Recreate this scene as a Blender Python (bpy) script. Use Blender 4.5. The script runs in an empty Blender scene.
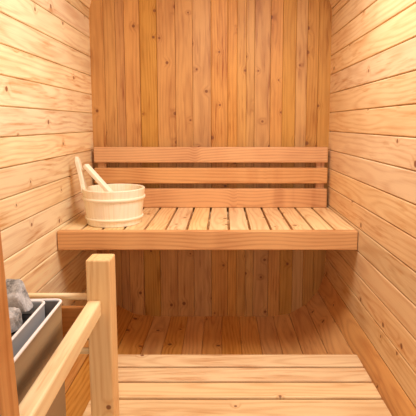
import bpy, bmesh, math, random
from mathutils import Vector, Matrix, noise
random.seed(11)
S = bpy.context.scene
C = S.collection
ZC = 1.143            # camera height above the lowest stave

# ------------------------------------------------------------------ camera
cam = bpy.data.cameras.new('camera')
cam.sensor_width = 36.0
cam.lens = 36.0 * 460.0 / 416.0
cam.shift_x = -15.0 / 416.0
cam.shift_y = -30.2 / 416.0
cam.clip_start = 0.02
camo = bpy.data.objects.new('camera', cam)
C.objects.link(camo)
camo.location = (0, 0, ZC)
camo.rotation_euler = (math.pi / 2 - math.atan(0.118), 0, 0)
S.camera = camo

# ------------------------------------------------------------------ light
S.view_settings.view_transform = 'Standard'
S.view_settings.look = 'None'
S.view_settings.gamma = 1.0
S.view_settings.use_curve_mapping = False
S.view_settings.exposure = 0.0
wd = bpy.data.worlds.new('world')
S.world = wd
wd.use_nodes = True
wd.node_tree.nodes['Background'].inputs[0].default_value = (1.0, 0.97, 0.93, 1)
wd.node_tree.nodes['Background'].inputs[1].default_value = 0.3


def area(name, loc, target, sx, sy, power, col):
    l = bpy.data.lights.new(name, 'AREA')
    l.shape = 'RECTANGLE'
    l.size, l.size_y = sx, sy
    l.energy = power
    l.color = col
    o = bpy.data.objects.new(name, l)
    C.objects.link(o)
    o.location = loc
    o.rotation_euler = (Vector(target) - Vector(loc)).to_track_quat('-Z', 'Y').to_euler()
    return o


area('daylight_from_the_open_front', (0.33, -1.30, 1.35), (-0.15, 2.2, 0.8), 0.6, 0.8, 18, (1.0, 0.98, 0.95))
area('ceiling_lamp_light', (0.16, 1.50, 1.97), (-0.08, 1.6, 0.6), 0.65, 0.6, 19, (1.0, 0.99, 0.97))


# ------------------------------------------------------------------ helpers
def sc(r, g, b):
    f = lambda c: c / 12.92 if c <= 0.04045 else ((c + 0.055) / 1.055) ** 2.4
    return (f(r / 255), f(g / 255), f(b / 255), 1)


class NT:
    def __init__(s, name):
        s.m = bpy.data.materials.new(name)
        s.m.use_nodes = True
        s.t = s.m.node_tree
        s.b = s.t.nodes['Principled BSDF']

    def n(s, kind, **kw):
        nd = s.t.nodes.new(kind)
        for k, v in kw.items():
            setattr(nd, k, v)
        return nd

    def put(s, sock, v):
        if hasattr(v, 'is_output'):
            s.t.links.new(v, sock)
        else:
            sock.default_value = v

    def ma(s, op, a, b=0.0, c=0.0, clamp=False):
        nd = s.n('ShaderNodeMath', operation=op, use_clamp=clamp)
        s.put(nd.inputs[0], a)
        s.put(nd.inputs[1], b)
        s.put(nd.inputs[2], c)
        return nd.outputs[0]

    def xyz(s, x, y, z):
        nd = s.n('ShaderNodeCombineXYZ')
        s.put(nd.inputs[0], x)
        s.put(nd.inputs[1], y)
        s.put(nd.inputs[2], z)
        return nd.outputs[0]

    def noise(s, vec, scale=1.0, detail=2.0):
        nd = s.n('ShaderNodeTexNoise')
        s.put(nd.inputs['Vector'], vec)
        nd.inputs['Scale'].default_value = scale
        nd.inputs['Detail'].default_value = detail
        return nd.outputs['Fac']

    def mix(s, f, a, b, mode='MIX'):
        nd = s.n('ShaderNodeMix', data_type='RGBA', blend_type=mode)
        s.put(nd.inputs[0], f)
        s.put(nd.inputs[6], a)
        s.put(nd.inputs[7], b)
        return nd.outputs[2]

    def ramp(s, x, a, b, lo=0.0, hi=1.0):
        nd = s.n('ShaderNodeMapRange', interpolation_type='SMOOTHSTEP')
        s.put(nd.inputs[0], x)
        s.put(nd.inputs[1], a)
        s.put(nd.inputs[2], b)
        nd.inputs[3].default_value = lo
        nd.inputs[4].default_value = hi
        return nd.outputs[0]


def wood(name, light, dark, knot, ringw=0.008, contrast=0.6, keep=0.5, tint=0.22, rough=0.5, kscale=6.5, blotch=0.35, amp=1.0, streak=0.45):
    """sawn softwood: rings about a pith line, knots through the board, one tone per board"""
    N = NT(name)
    at = N.n('ShaderNodeAttribute', attribute_name='gco')
    sp = N.n('ShaderNodeSeparateXYZ')
    N.put(sp.inputs[0], at.outputs['Vector'])
    u, v, w = sp.outputs
    rn = N.n('ShaderNodeAttribute', attribute_name='rnd')
    sr = N.n('ShaderNodeSeparateColor')
    N.put(sr.inputs[0], rn.outputs['Color'])
    r, g, b = sr.outputs
    u2 = N.ma('ADD', u, N.ma('MULTIPLY', r, 37.0))
    g7 = N.ma('MULTIPLY', g, 17.0)
    b9 = N.ma('MULTIPLY', b, 9.0)
    n1 = N.ma('SUBTRACT', N.noise(N.xyz(u2, g7, b9), 1.7, 1.0), 0.5)
    n2 = N.ma('SUBTRACT', N.noise(N.xyz(u2, N.ma('ADD', g7, 40.0), b9), 1.3, 1.0), 0.5)
    n3 = N.ma('SUBTRACT', N.noise(N.xyz(N.ma('MULTIPLY', u2, 5.0), N.ma('MULTIPLY_ADD', v, 30.0, g7), b9), 1.0, 2.0), 0.5)
    v1 = N.ma('ADD', N.ma('MULTIPLY_ADD', N.ma('SUBTRACT', g, 0.5), 0.09, v), N.ma('MULTIPLY', n1, 0.08 * amp))
    w1 = N.ma('ADD', N.ma('MULTIPLY_ADD', b, 0.05, w), N.ma('MULTIPLY_ADD', n2, 0.13 * amp, 0.012))
    # knots
    vo = N.n('ShaderNodeTexVoronoi', feature='F1', voronoi_dimensions='2D')
    N.put(vo.inputs['Vector'], N.xyz(N.ma('MULTIPLY_ADD', u2, kscale, b9), N.ma('MULTIPLY_ADD', v, kscale, g7), 0.0))
    vo.inputs['Scale'].default_value = 1.0
    kc = N.n('ShaderNodeSeparateColor')
    N.put(kc.inputs[0], vo.outputs['Color'])
    kd = vo.outputs['Distance']
    km = N.ma('GREATER_THAN', kc.outputs[0], 1.0 - keep)
    rk = N.ma('MULTIPLY_ADD', kc.outputs[1], 0.045, 0.03)
    infl = N.ma('MULTIPLY', km, N.ramp(kd, N.ma('MULTIPLY', rk, 5.0), 0.0))
    core = N.ma('MULTIPLY', km, N.ramp(kd, N.ma('MULTIPLY', rk, 1.25), N.ma('MULTIPLY', rk, 0.7)))
    d = N.ma('SQRT', N.ma('ADD', N.ma('MULTIPLY', v1, v1), N.ma('MULTIPLY', w1, w1)))
    d = N.ma('ADD', d, N.ma('MULTIPLY', infl, 0.016))
    d = N.ma('ADD', d, N.ma('MULTIPLY', n3, 0.005))
    ring = N.ma('MULTIPLY_ADD', N.ma('SINE', N.ma('MULTIPLY', d, 2 * math.pi / ringw)), 0.5, 0.5)
    ring = N.ma('POWER', ring, 2.2)
    fine = N.noise(N.xyz(N.ma('MULTIPLY', u2, 7.0), N.ma('MULTIPLY_ADD', v, 210.0, g7), N.ma('MULTIPLY', w, 210.0)), 1.0, 2.0)
    blo = N.noise(N.xyz(N.ma('MULTIPLY', u2, 3.5), N.ma('MULTIPLY_ADD', v, 14.0, g7), b9), 1.0, 2.0)
    amt = N.ma('ADD', N.ma('MULTIPLY', ring, contrast), N.ma('MULTIPLY', N.ma('SUBTRACT', fine, 0.45), 0.55))
    amt = N.ma('ADD', amt, N.ma('MULTIPLY', N.ma('SUBTRACT', blo, 0.45), blotch * 2))
    stk = N.ramp(N.noise(N.xyz(N.ma('MULTIPLY', u2, 7.0), N.ma('MULTIPLY_ADD', v, 75.0, g7), b9), 1.0, 3.0), 0.50, 0.68)
    stm = N.ramp(N.noise(N.xyz(N.ma('MULTIPLY', u2, 1.9), N.ma('MULTIPLY_ADD', v, 9.0, g7), N.ma('ADD', b9, 5.0)), 1.0, 1.0), 0.42, 0.62)
    amt = N.ma('ADD', amt, N.ma('MULTIPLY', N.ma('MULTIPLY', stk, stm), streak))
    amt = N.ma('ADD', amt, N.ma('MULTIPLY', infl, 0.22), clamp=True)
    col = N.mix(amt, light, dark)
    # one tone per board
    tv = N.ma('MULTIPLY_ADD', N.ma('FRACT', N.ma('MULTIPLY', r, 7.31)), tint, 1.0 - tint * 0.55)
    hs = N.n('ShaderNodeHueSaturation')
    N.put(hs.inputs['Hue'], N.ma('MULTIPLY_ADD', N.ma('FRACT', N.ma('MULTIPLY', g, 5.7)), 0.007, 0.5))
    N.put(hs.inputs['Saturation'], N.ma('MULTIPLY_ADD', b, -0.14, 1.06))
    N.put(hs.inputs['Value'], tv)
    N.put(hs.inputs['Color'], col)
    col = N.mix(N.ma('MULTIPLY', core, 0.85), hs.outputs[0], knot)
    N.put(N.b.inputs['Base Color'], col)
    N.b.inputs['Roughness'].default_value = rough
    N.b.inputs['Specular IOR Level'].default_value = 0.3
    bp = N.n('ShaderNodeBump')
    bp.inputs['Strength'].default_value = 0.12
    bp.inputs['Distance'].default_value = 0.001
    N.put(bp.inputs['Height'], fine)
    N.put(N.b.inputs['Normal'], bp.outputs[0])
    return N.m


def new_bm():
    bm = bmesh.new()
    bm.verts.layers.float_vector.new('gco')
    bm.verts.layers.float_color.new('rnd')
    return bm


def put_part(bm, src, grain, mat=None, rnd=None):
    """copy src (board-local, long axis 'grain') into bm with wood coordinates, moved by mat"""
    lg = bm.verts.layers.float_vector['gco']
    lr = bm.verts.layers.float_color['rnd']
    rnd = rnd or (random.random(), random.random(), random.random(), 1)
    mat = mat or Matrix.Identity(4)
    vm = {}
    for v in src.verts:
        nv = bm.verts.new(mat @ v.co)
        x, y, z = v.co
        nv[lg] = {'x': Vector((x, y, z)), 'y': Vector((y, x, z)), 'z': Vector((z, x, y)),
                  'Y': Vector((y, z, x)), 'Z': Vector((z, y, x)), 'X': Vector((x, z, y))}[grain]
        nv[lr] = rnd
        vm[v] = nv
    for f in src.faces:
        try:
            nf = bm.faces.new([vm[v] for v in f.verts])
            nf.smooth = f.smooth
        except ValueError:
            pass
    src.free()


def box_bm(sx, sy, sz, bev=0.003, seg=2):
    b = bmesh.new()
    bmesh.ops.create_cube(b, size=1.0)
    for v in b.verts:
        v.co = Vector((v.co.x * sx, v.co.y * sy, v.co.z * sz))
    if bev > 0:
        bmesh.ops.bevel(b, geom=b.edges[:], offset=bev, segments=seg, profile=0.5, affect='EDGES')
    return b


def board(bm, lo, hi, grain='x', bev=0.003, rot=None, rnd=None):
    """lo/hi in photo-height coordinates (z relative to the eye)"""
    lo, hi = Vector(lo), Vector(hi)
    c = (lo + hi) / 2
    c.z += ZC
    s = hi - lo
    m = Matrix.Translation(c)
    if rot:
        m = m @ rot
    put_part(bm, box_bm(s.x, s.y, s.z, bev), grain, m, rnd)


def obj(name, bm, mat, parent=None, smooth=False):
    bmesh.ops.recalc_face_normals(bm, faces=bm.faces[:])
    me = bpy.data.meshes.new(name)
    bm.to_mesh(me)
    bm.free()
    if smooth:
        me.polygons.foreach_set('use_smooth', [True] * len(me.polygons))
    o = bpy.data.objects.new(name, me)
    if mat:
        me.materials.append(mat)
    C.objects.link(o)
    if parent:
        o.parent = parent
        o.matrix_parent_inverse = Matrix.Translation(-Vector(parent.location))
    return o


def thing(name, label, cat, loc=(0, 0, 0), group=None):
    o = bpy.data.objects.new(name, None)
    o.empty_display_size = 0.05
    C.objects.link(o)
    o.location = loc
    o['label'] = label
    o['category'] = cat
    if group:
        o['group'] = group
    return o


def struct(o, label):
    o['kind'] = 'structure'
    o['label'] = label
    o['category'] = o.name.split('_')[0]
    return o


# ------------------------------------------------------------------ materials
KN = sc(122, 66, 32)
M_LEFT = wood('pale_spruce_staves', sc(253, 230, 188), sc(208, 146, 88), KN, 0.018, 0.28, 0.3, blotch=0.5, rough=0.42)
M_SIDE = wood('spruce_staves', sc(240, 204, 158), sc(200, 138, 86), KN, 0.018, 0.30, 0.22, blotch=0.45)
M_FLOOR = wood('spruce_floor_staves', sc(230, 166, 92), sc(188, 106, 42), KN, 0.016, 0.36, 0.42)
M_BACK = wood('spruce_back_boards', sc(206, 147, 79), sc(152, 86, 32), KN, 0.014, 0.25, 0.5, tint=0.2, blotch=0.6, amp=0.45)
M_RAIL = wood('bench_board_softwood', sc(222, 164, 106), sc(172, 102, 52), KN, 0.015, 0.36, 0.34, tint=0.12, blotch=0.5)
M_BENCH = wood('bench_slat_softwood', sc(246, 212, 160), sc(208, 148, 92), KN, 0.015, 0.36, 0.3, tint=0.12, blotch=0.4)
M_PALE = wood('pale_guard_timber', sc(246, 205, 152), sc(216, 154, 98), KN, 0.016, 0.3, 0.15, tint=0.06, amp=0.5)
M_SLIM = wood('pale_rail_timber', sc(254, 230, 182), sc(230, 178, 120), KN, 0.016, 0.25, 0.0, tint=0.06, amp=0.5)
M_SHADED = wood('brown_softwood', sc(190, 124, 70), sc(150, 86, 42), KN, 0.016, 0.3, 0.2)  # guard board wood, the heater's shade on it put into the colour
M_BUCK = wood('white_bucket_pine', sc(254, 240, 214), sc(236, 198, 148), KN, 0.012, 0.16, 0.0, tint=0.05, streak=0.3)
M_HOOP = wood('white_hoop_wood', sc(254, 240, 216), sc(246, 222, 186), KN, 0.010, 0.2, 0.0, tint=0.04)


def metal(name, col, rough, metallic=1.0):
    N = NT(name)
    tc = N.n('ShaderNodeTexCoord')
    mp = N.n('ShaderNodeMapping')
    N.put(mp.inputs[0], tc.outputs['Object'])
    mp.inputs['Scale'].default_value = (90, 3, 90)
    nz = N.noise(mp.outputs[0], 3.0, 2.0)
    N.b.inputs['Base Color'].default_value = col
    N.b.inputs['Metallic'].default_value = metallic
    N.put(N.b.inputs['Roughness'], N.ma('MULTIPLY_ADD', nz, 0.14, rough - 0.07))
    return N.m


M_STEEL = metal('brushed_steel', (0.37, 0.31, 0.27, 1), 0.34)
M_RIM = metal('bright_rim_steel', (0.92, 0.92, 0.93, 1), 0.4, 0.0)
M_INNER = metal('grey_steel', (0.60, 0.60, 0.61, 1), 0.5, 0.25)
M_DARK = metal('sooty_steel', (0.05, 0.045, 0.045, 1), 0.7, 0.4)  # near-black steel for the heater grate and feet

N = NT('sauna_rock')
tc = N.n('ShaderNodeTexCoord')
a1 = N.noise(tc.outputs['Object'], 38.0, 4.0)
a2 = N.noise(tc.outputs['Object'], 190.0, 3.0)
a3 = N.noise(tc.outputs['Object'], 14.0, 2.0)
k = N.ma('ADD', N.ma('MULTIPLY', a1, 0.6), N.ma('MULTIPLY', a2, 0.4))
cr = N.mix(N.ramp(k, 0.33, 0.66), (0.07, 0.065, 0.055, 1), (0.58, 0.57, 0.55, 1))
cr = N.mix(N.ramp(a3, 0.35, 0.6, 0.1, 0.5), cr, (0.86, 0.85, 0.88, 1))
N.put(N.b.inputs['Base Color'], cr)
N.b.inputs['Roughness'].default_value = 0.85
bp = N.n('ShaderNodeBump')
bp.inputs['Strength'].default_value = 0.6
bp.inputs['Distance'].default_value = 0.003
N.put(bp.inputs['Height'], k)
N.put(N.b.inputs['Normal'], bp.outputs[0])
M_ROCK = N.m

# ------------------------------------------------------------------ the barrel
XL, XR, ZB, ZT, RC = -0.741, 0.603, -1.143, 0.90, 0.31
Y0, Y1 = -0.30, 2.63
# joints between staves, going round the section from the top of the left side down
left = [-0.15 + 0.104 * k for k in range(7, -7, -1)]


P = [(XL, z) for z in left if ZB + RC < z < ZT - RC]
q = math.pi / 2
ab = [math.pi + q * t for t in (0.10, 0.33, 0.56, 0.79)]
lowL = [(XL + RC + RC * math.cos(a), ZB + RC + RC * math.sin(a)) for a in ab]
flat = [(-0.412 + 0.1015 * i, ZB) for i in range(8) if -0.412 + 0.1015 * i < XR - RC + 0.03]
lowR = [(XL + XR - x, z) for x, z in reversed(lowL)]
right = [(XR, -0.149 + 0.105 * k) for k in range(-6, 8) if ZB + RC < -0.149 + 0.105 * k < ZT - RC]
topR = [(XR - RC + RC * math.cos(a), ZT - RC + RC * math.sin(a)) for a in [q * t for t in (0.08, 0.31, 0.54, 0.77)]]
topf = [(XR - RC - 0.1034 * i, ZT) for i in range(8)]
topL = [(XL + XR - x, z) for x, z in reversed(topR)]
ring = P + lowL + flat + lowR + right + topR + topf + topL
idx = {'wall_left': [], 'floor': [], 'wall_right': [], 'ceiling': []}
iR0 = len(P) + len(lowL) + len(flat)
for i in range(len(ring)):
    if i < len(P) + 1:
        key = 'wall_left'
    elif i < iR0 + len(lowR) - 1:
        key = 'floor'
    elif i < iR0 + len(lowR) + len(right) + 1:
        key = 'wall_right'
    elif i < len(ring) - 2:
        key = 'ceiling'
    else:
        key = 'wall_left'
    idx[key].append(i)


def stave(bm, a, b, T=0.038, gap=0.0016, slot=0.010, bev=0.003):
    a, b = Vector((a[0], a[1])), Vector((b[0], b[1]))
    e = (b - a)
    W = e.length
    e.normalize()
    nrm = Vector((e.y, -e.x))                   # outward or inward: pick outward
    cen = Vector(((XL + XR) / 2, (ZB + ZT) / 2))
    if nrm.dot(a - cen) < 0:
        nrm = -nrm
    h = W / 2
    sec = [(-h + gap + bev, 0), (h - gap - bev, 0), (h - gap, bev), (h - gap, slot), (h, slot), (h + 0.012, T), (-h - 0.012, T), (-h, slot), (-h + gap, slot), (-h + gap, bev)]
    s = bmesh.new()
    L = Y1 - Y0 + 0.03
    r0 = [s.verts.new((p, -L / 2, -d)) for p, d in sec]
    r1 = [s.verts.new((p, L / 2, -d)) for p, d in sec]
    m = len(sec)
    for i in range(m):
        s.faces.new((r0[i], r0[(i + 1) % m], r1[(i + 1) % m], r1[i]))
    s.faces.new(r0)
    s.faces.new(list(reversed(r1)))
    mid = (a + b) / 2
    M = Matrix(((e.x, 0, -nrm.x, mid.x), (0, 1, 0, (Y0 + Y1 + 0.03) / 2), (e.y, 0, -nrm.y, mid.y + ZC), (0, 0, 0, 1)))
    put_part(bm, s, 'y', M)


TXT = {'wall_left': 'pale left side wall of long horizontal spruce staves',
       'wall_right': 'right side wall of long horizontal spruce staves',
       'floor': 'curved barrel bottom of brown staves running under the bench',
       'ceiling': 'wooden stave ceiling curving over the cabin'}
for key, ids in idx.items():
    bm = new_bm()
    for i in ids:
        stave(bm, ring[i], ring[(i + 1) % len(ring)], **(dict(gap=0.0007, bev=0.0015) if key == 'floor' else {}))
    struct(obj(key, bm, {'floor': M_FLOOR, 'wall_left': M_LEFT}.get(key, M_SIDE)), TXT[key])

# back wall: upright boards of uneven width
px = [93, 106, 117.5, 126, 141, 158, 176, 193, 211, 228, 237, 246, 254, 270, 282, 295, 306, 317, 329.3]
xs = [(p - 223) / 460 * 2.612 for p in px]
xs[0] -= 0.03
xs[-1] += 0.03
bm = new_bm()
for i in range(len(xs) - 1):
    a, b = xs[i], xs[i + 1]
    w = b - a
    major = i in (4, 8, 12)
    g, bv = (0.0015, 0.003) if major else (0.0006, 0.0016)
    s = bmesh.new()
    h = w / 2
    sec = [(-h + g + bv, 0), (h - g - bv, 0), (h - g, bv), (h - g, 0.008), (h, 0.008), (h, 0.03), (-h, 0.03), (-h, 0.008), (-h + g, 0.008), (-h + g, bv)]
    H = ZT - ZB + 0.04
    r0 = [s.verts.new((p, d, -H / 2)) for p, d in sec]
    r1 = [s.verts.new((p, d, H / 2)) for p, d in sec]
    m = len(sec)
    for j in range(m):
        s.faces.new((r0[j], r0[(j + 1) % m], r1[(j + 1) % m], r1[j]))
    s.faces.new(r0)
    s.faces.new(list(reversed(r1)))
    put_part(bm, s, 'z', Matrix.Translation(((a + b) / 2, Y1, (ZB + ZT) / 2 + ZC)))
struct(obj('wall_back', bm, M_BACK), 'flat back wall of upright orange spruce boards')

# ------------------------------------------------------------------ bench
BT = -0.475
bench = thing('sauna_bench', 'slatted wooden sauna bench running from wall to wall under the backrest', 'bench', (-0.069, 2.3, ZC + BT - 0.09))
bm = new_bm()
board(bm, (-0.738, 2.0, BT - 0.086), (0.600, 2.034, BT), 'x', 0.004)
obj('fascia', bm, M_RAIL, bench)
pit = (0.600 + 0.738) / 14
for i in range(14):
    bm = new_bm()
    x0 = -0.738 + pit * i
    board(bm, (x0 + (0.0055 if i else 0), 2.0345, BT - 0.026), (x0 + pit - (0.0055 if i < 13 else 0), 2.598, BT), 'y', 0.003)
    obj('slat', bm, M_BENCH, bench)
for y in (2.09, 2.33, 2.55):
    bm = new_bm()
    board(bm, (-0.736, y, BT - 0.071), (0.598, y + 0.045, BT - 0.0262), 'x', 0.003)
    obj('bearer', bm, M_BENCH, bench)

# ------------------------------------------------------------------ backrest
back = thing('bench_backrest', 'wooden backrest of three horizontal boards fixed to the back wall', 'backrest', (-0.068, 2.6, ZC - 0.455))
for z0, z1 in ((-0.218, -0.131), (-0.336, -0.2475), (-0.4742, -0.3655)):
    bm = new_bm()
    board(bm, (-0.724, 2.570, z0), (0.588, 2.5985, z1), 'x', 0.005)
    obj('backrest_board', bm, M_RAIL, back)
for x in (-0.712, 0.528):
    bm = new_bm()
    board(bm, (x, 2.599, -0.468), (x + 0.048, 2.6295, -0.14), 'z', 0.003)
    obj('upright', bm, M_RAIL, back)

# ------------------------------------------------------------------ floor deck
DT = -0.945
deck = thing('floor_duckboard', 'pale slatted duckboard lying flat on the barrel bottom before the bench', 'duckboard', (-0.07, 1.2, ZC + ZB))
for i in range(10):
    y1 = 1.80 - i * 0.104
    bm = new_bm()
    board(bm, (-0.460, y1 - 0.092, DT - 0.03), (0.553, y1, DT), 'x', 0.005)
    obj('deck_board', bm, M_BENCH, deck)
for x in (-0.37, 0.21):
    bm = new_bm()
    board(bm, (x, 0.80, ZB + 0.001), (x + 0.05, 1.78, DT - 0.0302), 'y', 0.003)
    obj('deck_bearer', bm, M_BENCH, deck)

# ------------------------------------------------------------------ heater guard
guard = thing('heater_guard', 'pale timber rail guard with square post around the stone heater', 'railing', (-0.37, 1.3, ZC + DT))
bm = new_bm()
board(bm, (-0.401, 1.300, DT), (-0.330, 1.372, -0.395), 'z', 0.005)
obj('post', bm, M_PALE, guard)
bm = new_bm()
zt = 0.70
rot = Matrix.Rotation(-math.radians(2.6), 4, 'Y')
cz = (zt + DT) / 2
board(bm, (-0.4055, 0.625, DT + 0.003), (-0.3355, 0.680, zt), 'z', 0.005, rot)
tall = obj('post', bm, M_RAIL, guard)
tall['label'] = 'tall front post'
bm = new_bm()
board(bm, (-0.385, 0.682, -0.561), (-0.347, 1.2995, -0.515), 'y', 0.005, Matrix.Rotation(math.radians(2.0), 4, 'Z'))
obj('rail', bm, M_SLIM, guard)


def rod(bm, p, q, r, n=16):
    p, q = Vector(p), Vector(q)
    d = q - p
    s = bmesh.new()
    bmesh.ops.create_cone(s, cap_ends=True, segments=n, radius1=r, radius2=r, depth=d.length)
    for f in s.faces:
        f.smooth = len(f.verts) == 4
    M = Matrix.Translation((p + q) / 2 + Vector((0, 0, ZC))) @ d.to_track_quat('Z', 'Y').to_matrix().to_4x4()
    put_part(bm, s, 'z', M)


for z in (-0.5175, -0.690):
    bm = new_bm()
    rod(bm, (-0.7405, 1.336, z), (-0.4005, 1.336, z), 0.0100)
    obj('cross_bar', bm, M_SLIM, guard)
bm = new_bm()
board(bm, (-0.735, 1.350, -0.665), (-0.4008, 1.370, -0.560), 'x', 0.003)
obj('guard_board', bm, M_SHADED, guard)

# ------------------------------------------------------------------ heater
heater = thing('sauna_heater', 'grey steel sauna heater with double walled open top beside the left wall', 'heater', (-0.54, 0.94, ZC + DT))


def rrect(x0, x1, y0, y1, r, n=6):
    pts = []
    for cx, cy, a in ((x1 - r, y1 - r, 0), (x0 + r, y1 - r, q), (x0 + r, y0 + r, 2 * q), (x1 - r, y0 + r, 3 * q)):
        for i in range(n + 1):
            t = a + q * i / n
            pts.append((cx + r * math.cos(t), cy + r * math.sin(t)))
    return pts


def shell(name, x0, x1, y0, y1, z0, z1, r, th, lip, mat, parent):
    """open topped sheet-metal box with a rolled rim"""
    bm = bmesh.new()
    rings = []
    for dx, z in ((0, z0), (0, z1 - lip), (0.0, z1 - 0.001), (0.0008, z1), (th - 0.0008, z1), (th, z1 - 0.001), (th, z1 - lip), (th, z0 + 0.003)):
        rings.append([bm.verts.new((x, y, z + ZC)) for x, y in rrect(x0 + dx, x1 - dx, y0 + dx, y1 - dx, max(r - dx, 0.002))])
    m = len(rings[0])
    for a, b in zip(rings, rings[1:]):
        for i in range(m):
            bm.faces.new((a[i], a[(i + 1) % m], b[(i + 1) % m], b[i]))
    bm.faces.new(rings[0])
    bm.faces.new(rings[-1])
    return obj(name, bm, mat, parent)


def lip(name, x0, x1, y0, y1, z, r, mat, parent, rad=0.0036):
    bm = bmesh.new()
    base = rrect(x0, x1, y0, y1, r)
    m = len(base)
    K = 8
    rings = []
    for i, (x, y) in enumerate(base):
        xa, ya = base[i - 1]
        xb, yb = base[(i + 1) % m]
        t = Vector((xb - xa, yb - ya)).normalized()
        nn = Vector((t.y, -t.x))
        rings.append([bm.verts.new((x + nn.x * rad * math.cos(2 * math.pi * k / K), y + nn.y * rad * math.cos(2 * math.pi * k / K), z + ZC + rad * math.sin(2 * math.pi * k / K))) for k in range(K)])
    for i in range(m):
        a, b = rings[i], rings[(i + 1) % m]
        for k in range(K):
            bm.faces.new((a[k], a[(k + 1) % K], b[(k + 1) % K], b[k]))
    return obj(name, bm, mat, parent, True)


HX0, HX1, HY0, HY1, HZ = -0.668, -0.409, 0.735, 1.132, -0.447
o = shell('casing', HX0, HX1, HY0, HY1, DT + 0.05, HZ, 0.018, 0.003, 0.01, M_STEEL, heater)
l = lip('rim', HX0 + 0.0015, HX1 - 0.0015, HY0 + 0.0015, HY1 - 0.0015, HZ, 0.0165, M_RIM, o)
IX0, IX1, IY0, IY1 = -0.625, -0.447, 0.775, 1.122
o = shell('stone_basket', IX0, IX1, IY0, IY1, DT + 0.10, HZ, 0.02, 0.003, 0.01, M_INNER, heater)
lip('rim', IX0 + 0.0015, IX1 - 0.0015, IY0 + 0.0015, IY1 - 0.0015, HZ + 0.001, 0.0185, M_RIM, o)
bm = bmesh.new()
p = [bm.verts.new((x, y, -0.478 + ZC)) for x, y in rrect(IX0 + 0.0035, IX1 - 0.0035, IY0 + 0.0035, IY1 - 0.0035, 0.017)]
p2 = [bm.verts.new((v.co.x, v.co.y, v.co.z - 0.01)) for v in p]
bm.faces.new(p)
bm.faces.new(list(reversed(p2)))
for i in range(len(p)):
    bm.faces.new((p[i], p2[i], p2[(i + 1) % len(p)], p[(i + 1) % len(p)]))
obj('stone_grate', bm, M_DARK, heater)
for x, zf in ((-0.610, ZB + 0.066), (-0.500, ZB + 0.017)):
    for y in (HY0 + 0.05, HY1 - 0.05):
        bm = bmesh.new()
        h = DT + 0.05 - zf
        bmesh.ops.create_cone(bm, cap_ends=True, segments=14, radius1=0.010, radius2=0.012, depth=h,
                              matrix=Matrix.Translation((x, y, zf + h / 2 + ZC)))
        obj('foot', bm, M_DARK, heater)


yaw = math.radians(2.5)
rel = Vector((HX1, HY1, 0)) - Vector((heater.location.x, heater.location.y, 0))
heater.rotation_euler.z = yaw
heater.location += rel - Matrix.Rotation(yaw, 3, 'Z') @ rel


def rock(loc, seed, label, pts):
    bm = bmesh.new()
    for p in pts:
        bm.verts.new(p)
    r = bmesh.ops.convex_hull(bm, input=bm.verts[:])
    bmesh.ops.delete(bm, geom=[v for v in bm.verts if not v.link_faces], context='VERTS')
    bmesh.ops.bevel(bm, geom=bm.edges[:], offset=0.0025, segments=1, affect='EDGES')
    bmesh.ops.triangulate(bm, faces=bm.faces[:])
    bmesh.ops.subdivide_edges(bm, edges=bm.edges[:], cuts=3, use_grid_fill=True)
    off = Vector((seed * 3.1, seed * 1.7, 0))
    for v in bm.verts:
        d = v.co.normalized()
        v.co += d * (0.0022 * noise.noise(v.co * 55 + off) + 0.0012 * noise.noise(v.co * 160 + off))
    o = obj('heater_stone', bm, M_ROCK)
    o.location = (loc[0], loc[1], loc[2] + ZC)
    o['label'] = label
    o['category'] = 'stone'
    o['group'] = 'stones in the heater'
    return o


rock((-0.500, 1.085, -0.418), 5, 'large pale topped grey stone, highest one standing at the back of the heater',
     [(-0.040, 0.022, 0.036), (-0.001, 0.020, 0.037), (0.008, 0.014, 0.026), (-0.042, -0.018, 0.002), (0.001, -0.020, 0.003),
      (0.006, -0.012, 0.006), (-0.044, -0.018, -0.038), (-0.014, -0.026, -0.037), (0.026, -0.016, -0.038), (0.032, 0.004, -0.036),
      (0.024, 0.022, -0.034), (-0.040, 0.026, -0.036)])
rock((-0.494, 1.012, -0.448), 8, 'dark grey stone lying just in front of the tall pale stone in the heater',
     [(-0.040, 0.020, 0.022), (0.014, 0.024, 0.022), (0.026, 0.016, 0.014), (-0.042, -0.020, 0.016), (0.006, -0.016, 0.012),
      (0.020, -0.004, 0.010), (0.012, -0.022, -0.026), (-0.040, -0.026, -0.028), (0.026, 0.012, -0.027), (0.016, 0.030, -0.026), (-0.042, 0.028, -0.027)])

# ------------------------------------------------------------------ bucket
BX, BY, BZ = -0.524, 2.190, BT
bucket = thing('water_bucket', 'round pale wooden staved sauna bucket with two hoops on the left end of the bench', 'bucket', (BX, BY, BZ + ZC))
HB = 0.170
RT, RB = 0.147, 0.127
NS = 18


def rad_at(z):
    return RB + (RT - RB) * z / HB


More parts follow.
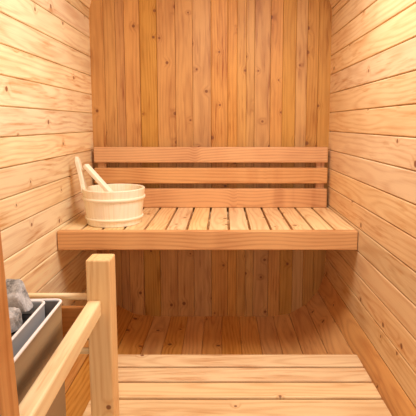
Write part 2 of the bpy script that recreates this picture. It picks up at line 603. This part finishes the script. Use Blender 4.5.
bm = new_bm()
lg = bm.verts.layers.float_vector['gco']
lr = bm.verts.layers.float_color['rnd']
for k in range(NS):
    rnd = (random.random(), random.random(), random.random(), 1)
    a0, a1 = 2 * math.pi * k / NS, 2 * math.pi * (k + 1) / NS
    grid = []
    prof = [(0.0, 0.002), (0.0, 0.005)] + [(0, z) for z in (0.05, 0.1, 0.14)] + [(0.0, HB - 0.003), (0.003, HB), (0.011, HB), (0.014, HB - 0.003), (0.014, 0.1), (0.014, 0.02), (0.0145, 0.002)]
    n = 6
    for i in range(n + 1):
        t = i / n
        an = a0 + (a1 - a0) * t
        groove = 0.0006 if i in (0, n) else 0.0
        col = []
        for d, z in prof:
            dd = d + (groove if d < 0.002 else 0)
            r = rad_at(z) - dd
            v = bm.verts.new((BX + r * math.cos(an), BY + r * math.sin(an), BZ + ZC + z))
            v[lg] = Vector((z, (t - 0.5) * (a1 - a0) * RT, -d))
            v[lr] = rnd
            col.append(v)
        grid.append(col)
    for i in range(n):
        for j in range(len(prof)):
            jj = (j + 1) % len(prof)
            f = bm.faces.new((grid[i][j], grid[i + 1][j], grid[i + 1][jj], grid[i][jj]))
obj('stave_body', bm, M_BUCK, bucket)
bm = new_bm()
s = bmesh.new()
bmesh.ops.create_cone(s, cap_ends=True, segments=48, radius1=RB - 0.012, radius2=RB - 0.012, depth=0.012)
put_part(bm, s, 'x', Matrix.Translation((BX, BY, BZ + ZC + 0.016)))
obj('bucket_bottom', bm, M_BUCK, bucket)
for z0, hh in ((0.026, 0.012), (0.118, 0.014)):
    bm = new_bm()
    lg = bm.verts.layers.float_vector['gco']
    lr = bm.verts.layers.float_color['rnd']
    rnd = (random.random(), random.random(), random.random(), 1)
    rs = []
    n = 64
    for i in range(n):
        an = 2 * math.pi * i / n
        col = []
        for d, z in ((-0.001, z0), (0.004, z0), (0.0065, z0 + 0.002), (0.0065, z0 + hh - 0.002), (0.004, z0 + hh), (-0.001, z0 + hh)):
            r = rad_at(z) + d
            v = bm.verts.new((BX + r * math.cos(an), BY + r * math.sin(an), BZ + ZC + z))
            v[lg] = Vector((an * RT, z, d))
            v[lr] = rnd
            col.append(v)
        rs.append(col)
    for i in range(n):
        a, b = rs[i], rs[(i + 1) % n]
        for j in range(6):
            f = bm.faces.new((a[j], b[j], b[(j + 1) % 6], a[(j + 1) % 6]))
            f.smooth = True
    obj('hoop', bm, M_HOOP, bucket)
# the tall handle stave on the left side
bm = new_bm()
s = bmesh.new()
prof = []
for z, hw in ((0.15, 0.026), (0.172, 0.026), (0.19, 0.021), (0.25, 0.017), (0.295, 0.018), (0.312, 0.014), (0.318, 0.007)):
    prof.append((z, hw))
rows = []
for z, hw in prof:
    lean = -(z - 0.17) * 0.21 if z > 0.17 else 0.0
    th = 0.010 if z < 0.31 else 0.007
    xc = -0.006 + lean
    c = 0.003
    rows.append([s.verts.new((xc + a, b, z)) for a, b in ((-th + c, -hw), (th - c, -hw), (th, -hw + c), (th, hw - c), (th - c, hw), (-th + c, hw), (-th, hw - c), (-th, -hw + c))])
for a, b in zip(rows, rows[1:]):
    for i in range(8):
        s.faces.new((a[i], a[(i + 1) % 8], b[(i + 1) % 8], b[i]))
s.faces.new(list(reversed(rows[0])))
s.faces.new(rows[-1])
put_part(bm, s, 'Z', Matrix.Translation((BX - RT + 0.010, BY, BZ + ZC)))
obj('handle', bm, M_BUCK, bucket)

# ladle leaning in the bucket
T = Vector((-0.658, 2.190, -0.196))
D = Vector((0.128, -0.057, -0.124)).normalized()
B = T + D * 0.235
ladle = thing('ladle', 'pale wooden ladle leaning in the bucket with its square handle sticking out', 'ladle', B + Vector((0, 0, ZC)))
up = Vector((0, 0, 1))
sd = D.cross(up).normalized()
nn = sd.cross(D).normalized()
R = Matrix((( D.x, sd.x, nn.x, 0), (D.y, sd.y, nn.y, 0), (D.z, sd.z, nn.z, 0), (0, 0, 0, 1)))
bm = new_bm()
s = box_bm(0.23, 0.030, 0.020, 0.004)
put_part(bm, s, 'x', Matrix.Translation((T + B) / 2 + Vector((0, 0, ZC))) @ R)
obj('ladle_handle', bm, M_HOOP, ladle)
bm = new_bm()
s = bmesh.new()
n = 28
pr = [(0.002, -0.022), (0.016, -0.021), (0.025, -0.012), (0.028, 0.004), (0.028, 0.012), (0.0255, 0.012), (0.0255, 0.004), (0.0225, -0.010), (0.015, -0.017), (0.002, -0.018)]
rs = [[s.verts.new((r * math.cos(2 * math.pi * i / n), r * math.sin(2 * math.pi * i / n), z)) for r, z in pr] for i in range(n)]
for i in range(n):
    for j in range(len(pr)):
        f = s.faces.new((rs[i][j], rs[(i + 1) % n][j], rs[(i + 1) % n][(j + 1) % len(pr)], rs[i][(j + 1) % len(pr)]))
        f.smooth = True
put_part(bm, s, 'x', Matrix.Translation(B + Vector((0, 0, ZC)) + D * 0.018 - Vector((0, 0, 0.004))))
obj('ladle_bowl', bm, M_HOOP, ladle)
